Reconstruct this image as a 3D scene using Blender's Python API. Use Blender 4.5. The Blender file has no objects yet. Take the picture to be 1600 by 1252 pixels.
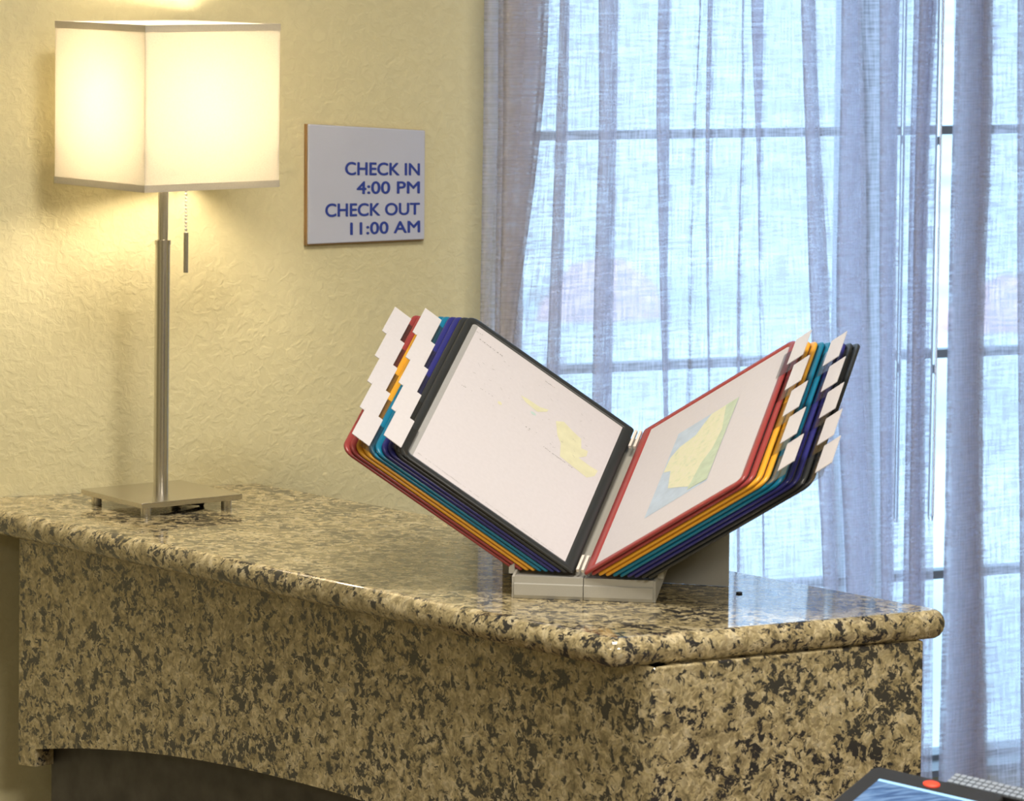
import bpy, math, random
from mathutils import Vector, Matrix

random.seed(7)
scene = bpy.context.scene
C = scene.collection

# ------------------------------------------------------------------ camera
cam_d = bpy.data.cameras.new('camera')
cam = bpy.data.objects.new('camera', cam_d)
C.objects.link(cam)
PITCH, ROLL, FPX, HORIZON = math.radians(3.0), math.radians(0.6), 6000.0, -120.0
right = Vector((1, 0, 0))
up = Vector((0, math.sin(PITCH), math.cos(PITCH)))
fwd = Vector((0, math.cos(PITCH), -math.sin(PITCH)))
cr = right * math.cos(ROLL) + up * math.sin(ROLL)
cu = up * math.cos(ROLL) - right * math.sin(ROLL)
m = Matrix((cr, cu, -fwd)).transposed().to_4x4()
m.translation = Vector((0, 0, 1.87))
cam.matrix_world = m
cam_d.sensor_width = 36.0
cam_d.lens = FPX / 1600.0 * 36.0
cam_d.shift_y = (HORIZON + FPX * math.tan(PITCH) - 626.0) / 1600.0
cam_d.clip_start = 0.05
cam_d.clip_end = 500
cam_d.dof.use_dof = True
cam_d.dof.focus_distance = 4.9
cam_d.dof.aperture_fstop = 11.0
scene.camera = cam

# ------------------------------------------------------------------ world, exposure
world = bpy.data.worlds.new('world')
scene.world = world
world.use_nodes = True
bg = world.node_tree.nodes['Background']
bg.inputs[0].default_value = (0.49, 0.72, 1.0, 1)
bg.inputs[1].default_value = 2.95
vs = scene.view_settings
vs.view_transform = 'Standard'
vs.look = 'None'
vs.exposure = 0.12
vs.gamma = 1.0
vs.use_curve_mapping = False


# ------------------------------------------------------------------ ceiling lights of the room (unseen area lamps near the ceiling, one added as fill)
def ceiling_lamp(name, loc, size, watts, col):
    d = bpy.data.lights.new(name, 'AREA')
    d.shape = 'SQUARE'
    d.size = size
    d.energy = watts
    d.color = col
    o = bpy.data.objects.new(name, d)
    o.location = loc
    C.objects.link(o)
    return o


ceiling_lamp('ceiling_lamp_key', (1.35, 1.6, 2.66), 0.7, 88, (1.0, 0.92, 0.80))
ceiling_lamp('overhead_fill', (0.05, 3.85, 2.66), 0.6, 30, (1.0, 0.92, 0.80))  # unseen fill lamp added to brighten the wall and even out both sheets
ceiling_lamp('ceiling_lamp_hall', (-1.6, 1.2, 2.66), 0.9, 18, (1.0, 0.92, 0.80))
# light paths: the fine sheer layers need a few transparent steps, the room few bounces
scene.cycles.use_adaptive_sampling = True
scene.cycles.adaptive_threshold = 0.05
scene.cycles.max_bounces = 5
scene.cycles.diffuse_bounces = 3
scene.cycles.glossy_bounces = 3
scene.cycles.transmission_bounces = 4
scene.cycles.transparent_max_bounces = 10
scene.cycles.caustics_reflective = False
scene.cycles.caustics_refractive = False

# ------------------------------------------------------------------ frames of reference
TH = math.radians(24.57)
W0 = Vector((-0.7024, 5.2745, 0))
WU = Vector((math.cos(TH), math.sin(TH), 0))
WN = Vector((math.sin(TH), -math.cos(TH), 0))      # into the room
ZT = 1.07                                            # top of the counter


def wp(u, n, z):
    return W0 + WU * u + WN * n + Vector((0, 0, z))


# ------------------------------------------------------------------ mesh helpers
class MB:
    def __init__(self):
        self.v, self.f, self.mi = [], [], []

    def add(self, verts, faces, mi=0):
        o = len(self.v)
        self.v += [Vector(p) for p in verts]
        self.f += [tuple(i + o for i in f) for f in faces]
        self.mi += [mi] * len(faces)
        return self

    def hexa(self, p, mi=0):
        """8 points: bottom ring 0-3, top ring 4-7"""
        return self.add(p, [(0, 3, 2, 1), (4, 5, 6, 7), (0, 1, 5, 4), (1, 2, 6, 5), (2, 3, 7, 6), (3, 0, 4, 7)], mi)

    def box(self, lo, hi, mi=0, fn=None):
        (x0, y0, z0), (x1, y1, z1) = lo, hi
        p = [(x0, y0, z0), (x1, y0, z0), (x1, y1, z0), (x0, y1, z0), (x0, y0, z1), (x1, y0, z1), (x1, y1, z1), (x0, y1, z1)]
        if fn:
            p = [fn(*q) for q in p]
        return self.hexa(p, mi)

    def loft(self, loops, closed=False, caps=True, mi=0):
        n = len(loops[0])
        v = [p for l in loops for p in l]
        f = []
        L = len(loops)
        for i in range(L if closed else L - 1):
            a, b = i * n, ((i + 1) % L) * n
            for j in range(n):
                k = (j + 1) % n
                f.append((a + j, a + k, b + k, b + j))
        if caps and not closed:
            f.append(tuple(reversed(range(n))))
            f.append(tuple((L - 1) * n + j for j in range(n)))
        return self.add(v, f, mi)

    def tube(self, pts, rad, seg=16, mi=0):
        pts = [Vector(p) for p in pts]
        rs = rad if isinstance(rad, (list, tuple)) else [rad] * len(pts)
        loops = []
        for i, p in enumerate(pts):
            t = (pts[min(i + 1, len(pts) - 1)] - pts[max(i - 1, 0)])
            if t.length < 1e-9:
                t = pts[-1] - pts[0]
            t.normalize()
            a = t.cross(Vector((0.3, 1, 0.2))).normalized() if abs(t.z) > 0.5 else t.cross(Vector((0, 0, 1))).normalized()
            b = t.cross(a)
            loops.append([p + (a * math.cos(2 * math.pi * k / seg) + b * math.sin(2 * math.pi * k / seg)) * rs[i] for k in range(seg)])
        return self.loft(loops, mi=mi)

    def sphere(self, c, r, seg=12, rings=8, sz=1.0, mi=0):
        c = Vector(c)
        loops = []
        for i in range(1, rings):
            a = math.pi * i / rings
            loops.append([c + Vector((r * math.sin(a) * math.cos(2 * math.pi * k / seg), r * math.sin(a) * math.sin(2 * math.pi * k / seg), -r * sz * math.cos(a))) for k in range(seg)])
        return self.loft(loops, mi=mi)

    def build(self, name, mat, parent=None, smooth=False, origin=None, local=False, bevel=0.0):
        """vertices are world coordinates unless local=True; origin of an unparented mesh can be given"""
        off = Vector((0, 0, 0))
        if not local:
            if parent is not None:
                off = world_loc(parent)
            elif origin is not None:
                off = Vector(origin)
        me = bpy.data.meshes.new(name)
        me.from_pydata([v - off for v in self.v], [], self.f)
        for x in (mat if isinstance(mat, (list, tuple)) else [mat]):
            me.materials.append(x)
        me.polygons.foreach_set('material_index', self.mi)
        if smooth:
            me.polygons.foreach_set('use_smooth', [True] * len(me.polygons))
        me.update()
        fix_normals(me)
        if smooth:
            try:
                me.set_sharp_from_angle(angle=math.radians(40))
            except Exception:
                pass
        o = bpy.data.objects.new(name, me)
        C.objects.link(o)
        if parent is not None:
            o.parent = parent
        elif origin is not None:
            o.location = Vector(origin)
        if bevel:
            bv = o.modifiers.new('bevel', 'BEVEL')
            bv.width = bevel
            bv.segments = 2
            bv.limit_method = 'ANGLE'
        return o


def fix_normals(me):
    import bmesh
    bm = bmesh.new()
    bm.from_mesh(me)
    bmesh.ops.recalc_face_normals(bm, faces=bm.faces)
    bm.to_mesh(me)
    bm.free()


_loc = {}


def world_loc(o):
    p = Vector((0, 0, 0))
    while o is not None:
        p += o.location
        o = o.parent
    return p


def tag(o, label, cat, group=None):
    o['label'] = label
    o['category'] = cat
    if group:
        o['group'] = group
    return o


def struct(o):
    o['kind'] = 'structure'
    return o


def empty(name, loc):
    o = bpy.data.objects.new(name, None)
    o.empty_display_size = 0.05
    o.location = loc
    C.objects.link(o)
    return o


# ------------------------------------------------------------------ materials
def new_mat(name):
    mt = bpy.data.materials.new(name)
    mt.use_nodes = True
    nt = mt.node_tree
    return mt, nt, nt.nodes['Principled BSDF']


def N(nt, typ, **kw):
    n = nt.nodes.new(typ)
    for k, v in kw.items():
        if k.startswith('i_'):
            n.inputs[k[2:].replace('_', ' ')].default_value = v
        else:
            setattr(n, k, v)
    return n


def ramp(nt, stops, interp='LINEAR'):
    r = nt.nodes.new('ShaderNodeValToRGB')
    cr_ = r.color_ramp
    cr_.interpolation = interp
    while len(cr_.elements) > 1:
        cr_.elements.remove(cr_.elements[-1])
    cr_.elements[0].position = stops[0][0]
    cr_.elements[0].color = (*stops[0][1], 1)
    for p, c in stops[1:]:
        e = cr_.elements.new(p)
        e.color = (*c, 1)
    return r


def mixc(nt, fac, a, b, mode='MIX'):
    n = nt.nodes.new('ShaderNodeMix')
    n.data_type = 'RGBA'
    n.blend_type = mode
    for sock, val in ((n.inputs['Factor'], fac), (n.inputs['A'], a), (n.inputs['B'], b)):
        if hasattr(val, 'links') or isinstance(val, bpy.types.NodeSocket):
            nt.links.new(val, sock)
        elif isinstance(val, (tuple, list)):
            sock.default_value = (*val, 1)
        else:
            sock.default_value = val
    # the RGBA sockets are the third pair
    ra = [s for s in n.inputs if s.type == 'RGBA']
    for sock, val in zip(ra, (a, b)):
        if isinstance(val, bpy.types.NodeSocket):
            nt.links.new(val, sock)
        else:
            sock.default_value = (*val, 1)
    return [s for s in n.outputs if s.type == 'RGBA'][0]


def plain(name, col, rough=0.5, metal=0.0, spec=0.5, grain=0.0, gscale=200.0, bump=0.0):
    mt, nt, p = new_mat(name)
    p.inputs['Roughness'].default_value = rough
    p.inputs['Metallic'].default_value = metal
    p.inputs['Specular IOR Level'].default_value = spec
    co = N(nt, 'ShaderNodeTexCoord')
    nz = N(nt, 'ShaderNodeTexNoise', i_Scale=gscale, i_Detail=3.0)
    nt.links.new(co.outputs['Object'], nz.inputs['Vector'])
    g = max(grain, 0.02)
    r = ramp(nt, [(0.3, tuple(c * (1 - g) for c in col)), (0.7, tuple(min(1, c * (1 + g)) for c in col))])
    nt.links.new(nz.outputs['Fac'], r.inputs['Fac'])
    nt.links.new(r.outputs['Color'], p.inputs['Base Color'])
    if bump:
        b = N(nt, 'ShaderNodeBump', i_Strength=bump, i_Distance=0.001)
        nt.links.new(nz.outputs['Fac'], b.inputs['Height'])
        nt.links.new(b.outputs['Normal'], p.inputs['Normal'])
    return mt


def wall_paint():
    mt, nt, p = new_mat('yellow_textured_paint')
    co = N(nt, 'ShaderNodeTexCoord')
    big = N(nt, 'ShaderNodeTexNoise', i_Scale=75.0, i_Detail=4.0, i_Roughness=0.55, i_Distortion=0.6)
    fine = N(nt, 'ShaderNodeTexNoise', i_Scale=210.0, i_Detail=2.0)
    for n_ in (big, fine):
        nt.links.new(co.outputs['Object'], n_.inputs['Vector'])
    r = ramp(nt, [(0.42, (0, 0, 0)), (0.62, (1, 1, 1))])
    nt.links.new(big.outputs['Fac'], r.inputs['Fac'])
    add = N(nt, 'ShaderNodeMath', operation='MULTIPLY_ADD')
    add.inputs[1].default_value = 0.35
    nt.links.new(fine.outputs['Fac'], add.inputs[0])
    nt.links.new(r.outputs['Color'], add.inputs[2])
    b = N(nt, 'ShaderNodeBump', i_Strength=0.35, i_Distance=0.0016)
    nt.links.new(add.outputs[0], b.inputs['Height'])
    nt.links.new(b.outputs['Normal'], p.inputs['Normal'])
    c = ramp(nt, [(0.3, (0.655, 0.605, 0.375)), (0.7, (0.70, 0.65, 0.41))])
    nt.links.new(big.outputs['Fac'], c.inputs['Fac'])
    nt.links.new(c.outputs['Color'], p.inputs['Base Color'])
    p.inputs['Roughness'].default_value = 0.6
    p.inputs['Specular IOR Level'].default_value = 0.3
    return mt


def granite():
    mt, nt, p = new_mat('speckled_granite')
    co = N(nt, 'ShaderNodeTexCoord')
    warp = N(nt, 'ShaderNodeTexNoise', i_Scale=60.0, i_Detail=2.0)
    nt.links.new(co.outputs['Object'], warp.inputs['Vector'])
    va = N(nt, 'ShaderNodeVectorMath', operation='MULTIPLY_ADD')
    va.inputs[1].default_value = (0.02, 0.02, 0.02)
    nt.links.new(warp.outputs['Color'], va.inputs[0])
    nt.links.new(co.outputs['Object'], va.inputs[2])
    base = N(nt, 'ShaderNodeTexNoise', i_Scale=58.0, i_Detail=7.0, i_Roughness=0.68)
    grain = N(nt, 'ShaderNodeTexVoronoi', i_Scale=260.0)
    dark = N(nt, 'ShaderNodeTexNoise', i_Scale=85.0, i_Detail=4.0, i_Roughness=0.6)
    dark2 = N(nt, 'ShaderNodeTexNoise', i_Scale=300.0, i_Detail=2.0)
    patch = N(nt, 'ShaderNodeTexNoise', i_Scale=17.0, i_Detail=2.0)
    off = N(nt, 'ShaderNodeVectorMath', operation='ADD')
    off.inputs[1].default_value = (3.1, 7.7, 1.3)
    nt.links.new(va.outputs[0], off.inputs[0])
    nt.links.new(va.outputs[0], base.inputs['Vector'])
    nt.links.new(va.outputs[0], grain.inputs['Vector'])
    nt.links.new(off.outputs[0], dark.inputs['Vector'])
    nt.links.new(off.outputs[0], dark2.inputs['Vector'])
    nt.links.new(co.outputs['Object'], patch.inputs['Vector'])
    cb = ramp(nt, [(0.30, (0.15, 0.13, 0.08)), (0.40, (0.32, 0.265, 0.145)), (0.50, (0.49, 0.41, 0.235)), (0.60, (0.66, 0.57, 0.365)), (0.72, (0.53, 0.49, 0.37))])
    nt.links.new(base.outputs['Fac'], cb.inputs['Fac'])
    sep = N(nt, 'ShaderNodeSeparateColor')
    nt.links.new(grain.outputs['Color'], sep.inputs[0])
    gv = ramp(nt, [(0.0, (0.62, 0.60, 0.58)), (0.6, (1.0, 1.0, 1.0)), (1.0, (1.22, 1.2, 1.15))])
    nt.links.new(sep.outputs[0], gv.inputs['Fac'])
    c1 = mixc(nt, 1.0, cb.outputs['Color'], gv.outputs['Color'], 'MULTIPLY')
    # dark mineral clusters: noise + patchiness + fine ragged edges
    s1 = N(nt, 'ShaderNodeMath', operation='MULTIPLY_ADD')
    s1.inputs[1].default_value = 0.35
    nt.links.new(patch.outputs['Fac'], s1.inputs[0])
    nt.links.new(dark.outputs['Fac'], s1.inputs[2])
    s2 = N(nt, 'ShaderNodeMath', operation='MULTIPLY_ADD')
    s2.inputs[1].default_value = 0.30
    nt.links.new(dark2.outputs['Fac'], s2.inputs[0])
    nt.links.new(s1.outputs[0], s2.inputs[2])
    dm = ramp(nt, [(0.84, (0, 0, 0)), (0.905, (1, 1, 1))])
    nt.links.new(s2.outputs[0], dm.inputs['Fac'])
    c2 = mixc(nt, dm.outputs['Color'], c1, (0.034, 0.034, 0.037))
    nt.links.new(c2, p.inputs['Base Color'])
    p.inputs['Roughness'].default_value = 0.06
    p.inputs['Specular IOR Level'].default_value = 1.0
    return mt


def sheer():
    """open-weave sheer: threads that scatter light and gaps between them"""
    mt, nt, p = new_mat('sheer_curtain_fabric')
    nt.nodes.remove(p)
    out = nt.nodes['Material Output']
    uv = N(nt, 'ShaderNodeUVMap', uv_map='cloth')
    def threads(sx, sy, detail):
        mp = N(nt, 'ShaderNodeMapping')
        mp.inputs['Scale'].default_value = (sx, sy, 1)
        nt.links.new(uv.outputs[0], mp.inputs['Vector'])
        nz = N(nt, 'ShaderNodeTexNoise', i_Scale=1.0, i_Detail=detail, i_Roughness=0.6)
        nz.noise_dimensions = '2D'
        nt.links.new(mp.outputs[0], nz.inputs['Vector'])
        return nz.outputs['Fac']
    a = threads(22, 250, 1)      # weft
    b = threads(250, 18, 1)      # warp
    c = threads(60, 60, 2)
    s = N(nt, 'ShaderNodeMath', operation='ADD')
    nt.links.new(a, s.inputs[0])
    nt.links.new(b, s.inputs[1])
    s2 = N(nt, 'ShaderNodeMath', operation='MULTIPLY_ADD')
    s2.inputs[1].default_value = 0.25
    nt.links.new(c, s2.inputs[0])
    nt.links.new(s.outputs[0], s2.inputs[2])
    op = N(nt, 'ShaderNodeMapRange')
    op.inputs['From Min'].default_value = 0.82
    op.inputs['From Max'].default_value = 1.43
    op.inputs['To Min'].default_value = 0.62
    op.inputs['To Max'].default_value = 0.14
    nt.links.new(s2.outputs[0], op.inputs['Value'])
    tr = N(nt, 'ShaderNodeBsdfTransparent')
    tr.inputs[0].default_value = (1, 1, 1, 1)
    df = N(nt, 'ShaderNodeBsdfDiffuse')
    df.inputs[0].default_value = (0.70, 0.67, 0.64, 1)
    tl = N(nt, 'ShaderNodeBsdfTranslucent')
    tl.inputs[0].default_value = (0.74, 0.73, 0.85, 1)
    m1 = N(nt, 'ShaderNodeMixShader')
    m1.inputs[0].default_value = 0.67
    nt.links.new(df.outputs[0], m1.inputs[1])
    nt.links.new(tl.outputs[0], m1.inputs[2])
    m2 = N(nt, 'ShaderNodeMixShader')
    nt.links.new(op.outputs[0], m2.inputs[0])
    nt.links.new(m1.outputs[0], m2.inputs[1])
    nt.links.new(tr.outputs[0], m2.inputs[2])
    nt.links.new(m2.outputs[0], out.inputs['Surface'])
    return mt


def two_bsdf(name, build):
    mt, nt, p = new_mat(name)
    nt.nodes.remove(p)
    build(nt, nt.nodes['Material Output'])
    return mt


def thin_clear(name, tint, gloss, rough=0.03):
    def f(nt, out):
        tr = N(nt, 'ShaderNodeBsdfTransparent')
        tr.inputs[0].default_value = (*tint, 1)
        gl = N(nt, 'ShaderNodeBsdfGlossy')
        gl.inputs['Roughness'].default_value = rough
        mx = N(nt, 'ShaderNodeMixShader')
        lw = N(nt, 'ShaderNodeLayerWeight')
        lw.inputs[0].default_value = 0.5
        fr = N(nt, 'ShaderNodeMath', operation='POWER')
        fr.inputs[1].default_value = 4.0
        nt.links.new(lw.outputs['Facing'], fr.inputs[0])
        ad = N(nt, 'ShaderNodeMath', operation='MULTIPLY_ADD')
        ad.inputs[1].default_value = 0.5
        ad.inputs[2].default_value = gloss
        nt.links.new(fr.outputs[0], ad.inputs[0])
        nt.links.new(ad.outputs[0], mx.inputs[0])
        nt.links.new(tr.outputs[0], mx.inputs[1])
        nt.links.new(gl.outputs[0], mx.inputs[2])
        nt.links.new(mx.outputs[0], out.inputs['Surface'])
    return two_bsdf(name, f)


def shade_fabric():
    def f(nt, out):
        co = N(nt, 'ShaderNodeTexCoord')
        nz = N(nt, 'ShaderNodeTexNoise', i_Scale=500.0, i_Detail=2.0)
        nt.links.new(co.outputs['Object'], nz.inputs['Vector'])
        r = ramp(nt, [(0.3, (0.70, 0.67, 0.59)), (0.7, (0.75, 0.72, 0.64))])
        nt.links.new(nz.outputs['Fac'], r.inputs['Fac'])
        df = N(nt, 'ShaderNodeBsdfDiffuse')
        tl = N(nt, 'ShaderNodeBsdfTranslucent')
        nt.links.new(r.outputs['Color'], df.inputs[0])
        nt.links.new(r.outputs['Color'], tl.inputs[0])
        mx = N(nt, 'ShaderNodeMixShader')
        mx.inputs[0].default_value = 0.5
        nt.links.new(df.outputs[0], mx.inputs[1])
        nt.links.new(tl.outputs[0], mx.inputs[2])
        nt.links.new(mx.outputs[0], out.inputs['Surface'])
    return two_bsdf('lamp_shade_fabric', f)


def emitter(name, col, strength):
    mt, nt, p = new_mat(name)
    p.inputs['Base Color'].default_value = (*col, 1)
    p.inputs['Emission Color'].default_value = (*col, 1)
    p.inputs['Emission Strength'].default_value = strength
    return mt


def map_print():
    mt, nt, p = new_mat('printed_map_land')
    co = N(nt, 'ShaderNodeTexCoord')
    nz = N(nt, 'ShaderNodeTexNoise', i_Scale=90.0, i_Detail=6.0, i_Roughness=0.7)
    nt.links.new(co.outputs['Object'], nz.inputs['Vector'])
    r = ramp(nt, [(0.3, (0.52, 0.60, 0.46)), (0.45, (0.68, 0.69, 0.49)), (0.6, (0.72, 0.70, 0.54)), (0.75, (0.56, 0.63, 0.50))])
    nt.links.new(nz.outputs['Fac'], r.inputs['Fac'])
    nt.links.new(r.outputs['Color'], p.inputs['Base Color'])
    p.inputs['Roughness'].default_value = 0.5
    return mt


def screen_mat():
    """a lit screen with a page of pale blue rows"""
    mt, nt, p = new_mat('lit_screen')
    co = N(nt, 'ShaderNodeTexCoord')
    mp = N(nt, 'ShaderNodeMapping')
    mp.inputs['Scale'].default_value = (35, 260, 1)
    nt.links.new(co.outputs['Object'], mp.inputs['Vector'])
    nz = N(nt, 'ShaderNodeTexNoise', i_Scale=1.0, i_Detail=3.0)
    nt.links.new(mp.outputs[0], nz.inputs['Vector'])
    r = ramp(nt, [(0.38, (0.06, 0.14, 0.33)), (0.5, (0.15, 0.30, 0.58)), (0.62, (0.28, 0.46, 0.74))])
    nt.links.new(nz.outputs['Fac'], r.inputs['Fac'])
    nt.links.new(r.outputs['Color'], p.inputs['Emission Color'])
    p.inputs['Emission Strength'].default_value = 0.8
    p.inputs['Base Color'].default_value = (0.02, 0.03, 0.05, 1)
    p.inputs['Roughness'].default_value = 0.15
    return mt


def pavement():
    mt, nt, p = new_mat('pale_pavement')
    co = N(nt, 'ShaderNodeTexCoord')
    nz = N(nt, 'ShaderNodeTexNoise', i_Scale=0.35, i_Detail=5.0)
    nt.links.new(co.outputs['Object'], nz.inputs['Vector'])
    r = ramp(nt, [(0.35, (0.50, 0.53, 0.53)), (0.65, (0.80, 0.80, 0.79))])
    nt.links.new(nz.outputs['Fac'], r.inputs['Fac'])
    nt.links.new(r.outputs['Color'], p.inputs['Base Color'])
    p.inputs['Roughness'].default_value = 0.9
    return mt


M = {}
M['wall'] = wall_paint()
M['granite'] = granite()
M['sheer'] = sheer()
M['shade'] = shade_fabric()
M['trim_fabric'] = plain('shade_trim_fabric', (0.80, 0.72, 0.55), 0.9, grain=0.05, gscale=600)
M['nickel'] = plain('brushed_nickel', (0.66, 0.63, 0.57), 0.27, 1.0, grain=0.04, gscale=300)
M['chrome'] = plain('bright_metal', (0.75, 0.73, 0.70), 0.15, 1.0)
M['rubber'] = plain('black_rubber', (0.02, 0.02, 0.02), 0.6)
M['bulb'] = emitter('lamp_bulb', (1.0, 0.83, 0.60), 78.0)
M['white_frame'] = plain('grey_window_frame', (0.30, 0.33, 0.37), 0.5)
M['mullion'] = plain('painted_mullion', (0.50, 0.53, 0.58), 0.5)
M['white_plastic'] = plain('white_plastic', (0.74, 0.74, 0.72), 0.4)
M['glass'] = thin_clear('window_glass', (0.96, 0.98, 0.98), 0.0)
M['clear'] = thin_clear('clear_plastic', (0.88, 0.88, 0.88), 0.14, 0.10)
M['acrylic'] = plain('clear_acrylic', (0.95, 0.97, 1.0), 0.02)
M['acrylic'].node_tree.nodes['Principled BSDF'].inputs['Transmission Weight'].default_value = 1.0
M['sleeve'] = plain('grey_clear_sleeve', (0.38, 0.38, 0.38), 0.2)
M['paper'] = plain('white_paper', (0.62, 0.595, 0.63), 0.45, grain=0.01, spec=0.3)
M['tab'] = plain('white_tab_card', (0.65, 0.63, 0.66), 0.4, grain=0.01)
M['red'] = plain('red_plastic', (0.34, 0.055, 0.055), 0.28)
M['yellow'] = plain('yellow_plastic', (0.80, 0.40, 0.035), 0.28)
M['teal'] = plain('teal_plastic', (0.008, 0.19, 0.34), 0.28)
M['blue'] = plain('blue_plastic', (0.030, 0.032, 0.20), 0.28)
M['black'] = plain('black_plastic', (0.030, 0.033, 0.035), 0.32)
M['grey'] = plain('grey_plastic', (0.40, 0.39, 0.35), 0.5, grain=0.03, gscale=900)
M['cream_clip'] = plain('cream_clip_plastic', (0.78, 0.72, 0.66), 0.4)
M['sign'] = plain('frosted_acrylic', (0.53, 0.57, 0.71), 0.25, grain=0.01, gscale=10)
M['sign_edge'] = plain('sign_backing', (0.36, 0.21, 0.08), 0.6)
M['ink_blue'] = plain('blue_lettering', (0.025, 0.055, 0.33), 0.4)
M['map_land'] = map_print()
M['map_sea'] = plain('printed_map_sea', (0.47, 0.57, 0.70), 0.5, grain=0.08, gscale=60)
M['map_green'] = plain('printed_map_green', (0.50, 0.60, 0.46), 0.5, grain=0.08, gscale=80)
M['map_pale'] = plain('printed_pale_green', (0.66, 0.65, 0.46), 0.5, grain=0.05, gscale=80)
M['map_teal'] = plain('printed_teal_spot', (0.48, 0.62, 0.60), 0.5)
M['ink_grey'] = plain('grey_print', (0.20, 0.20, 0.20), 0.5, grain=0.3, gscale=300)
M['dark_wood'] = plain('dark_wood', (0.085, 0.080, 0.078), 0.5, grain=0.35, gscale=30)
M['bezel'] = plain('black_device_plastic', (0.028, 0.029, 0.032), 0.4)
M['button'] = emitter('red_lit_button', (0.9, 0.07, 0.03), 0.35)
M['screen'] = screen_mat()
M['screen_bar'] = emitter('screen_title_bar', (0.30, 0.55, 0.85), 0.8)
M['key_white'] = plain('pale_keys', (0.36, 0.42, 0.52), 0.4)
M['floor'] = plain('brown_carpet', (0.16, 0.12, 0.085), 0.95, grain=0.25, gscale=150)
M['ceiling'] = plain('ceiling_paint', (0.78, 0.76, 0.70), 0.9)
M['pave'] = pavement()
M['bloom'] = plain('red_blossom', (0.88, 0.59, 0.58), 0.9, grain=0.15, gscale=14)
M['facade'] = plain('pale_stucco', (0.72, 0.73, 0.74), 0.9)

# ------------------------------------------------------------------ room shell
U0, U1, N1, ZH = -3.7, 3.4, 7.4, 2.7


def wbox(lo, hi, mb=None, mi=0):
    mb = mb or MB()
    return mb.box(lo, hi, mi, wp)


mb = MB()
TK = 0.16
WS, WH = 0.557, 2.28
win = [(0.760, 1.400), (1.420, 1.93)]
wbox((U0, -TK, 0), (win[0][0], 0, ZH), mb)
wbox((win[1][1], -TK, 0), (U1, 0, ZH), mb)
wbox((win[0][0], -TK, 0), (win[1][1], 0, WS), mb)
wbox((win[0][0], -TK, WH), (win[1][1], 0, ZH), mb)
struct(mb.build('wall_back', M['wall'], origin=wp(0, 0, 0)))
struct(wbox((win[0][1], -TK, WS), (win[1][0], 0, WH)).build('trim_1', M['mullion'], origin=wp(win[0][1], 0, WS)))
struct(wbox((U0 - TK, -TK, 0), (U0, N1 + TK, ZH)).build('wall_left', M['wall'], origin=wp(U0, 0, 0)))
struct(wbox((U1, -TK, 0), (U1 + TK, N1 + TK, ZH)).build('wall_right', M['wall'], origin=wp(U1, 0, 0)))
struct(wbox((U0, N1, 0), (U1, N1 + TK, ZH)).build('wall_front', M['wall'], origin=wp(0, N1, 0)))
struct(wbox((U0 - TK, -TK, -0.06), (U1 + TK, N1 + TK, 0)).build('floor', M['floor'], origin=wp(0, 3, 0)))
struct(wbox((U0 - TK, -TK, ZH), (U1 + TK, N1 + TK, ZH + 0.06)).build('ceiling', M['ceiling'], origin=wp(0, 3, ZH)))

# windows: frame, horizontal glazing bars, a pane between each pair of bars, sill
for k, (a, b) in enumerate(win):
    w = struct(empty('window_%d' % (k + 1), wp((a + b) / 2, -0.08, WS)))
    FW = 0.024
    f = MB()
    wbox((a, -0.10, WS), (a + FW, -0.05, WH), f)
    wbox((b - FW * 0.55, -0.10, WS), (b, -0.05, WH), f)
    wbox((a + FW, -0.10, WS), (b - FW * 0.55, -0.05, WS + 0.018), f)
    wbox((a + FW, -0.10, WH - 0.04), (b - FW * 0.55, -0.05, WH), f)
    f.build('window_frame', M['white_frame'], w)
    zs = [WS + 0.018, 0.857, 1.205, 1.555, 1.905, WH - 0.04]
    for z in zs[1:-1]:
        wbox((a + FW, -0.088, z - 0.0065), (b - FW * 0.55, -0.062, z + 0.0065)).build('glazing_bar', M['white_frame'], w)
    for z0, z1 in zip(zs[:-1], zs[1:]):
        wbox((a + FW * 0.9, -0.077, z0 - 0.002), (b - FW * 0.3, -0.074, z1 + 0.002)).build('pane', M['glass'], w)
    wbox((a + 0.001, -0.05, WS), (b - 0.001, 0.018, WS + 0.010)).build('window_sill', M['white_frame'], w)

# outside: pavement, a pale facade far off, two low red shrubs
g = MB()
g.box((-60, -140, -0.16), (120, -0.17, -0.12), 0, wp)
struct(g.build('ground_outside', M['pave'], origin=wp(0, -20, -0.12)))


def shrub(u, n, w, h, seed, label):
    rnd = random.Random(seed)
    mb = MB()
    loops = []
    for i in range(0, 9):
        a = math.pi * 0.5 * i / 9
        ring = []
        for k in range(28):
            t = 2 * math.pi * k / 28
            j = 1 + rnd.uniform(-0.14, 0.14)
            ring.append(wp(u + w * math.cos(t) * math.cos(a) * j, n + 0.35 * w * math.sin(t) * math.cos(a) * j, -0.12 + h * math.sin(a) * (1 + rnd.uniform(-0.1, 0.1))))
        loops.append(ring)
    mb.loft(loops)
    o = mb.build('shrub', M['bloom'], origin=wp(u, n, -0.12), smooth=True)
    tag(o, label, 'shrub')


def un(x, y):
    d = Vector((x, y, 0)) - W0
    return d.dot(WU), d.dot(WN)


shrub(*un(0.46, 19.3), 0.34, 0.30, 3, 'hazy reddish shrub outside, seen through the left sheer curtain')
shrub(*un(2.50, 19.0), 0.40, 0.26, 5, 'hazy reddish shrub outside at the far right edge of the window')

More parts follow.
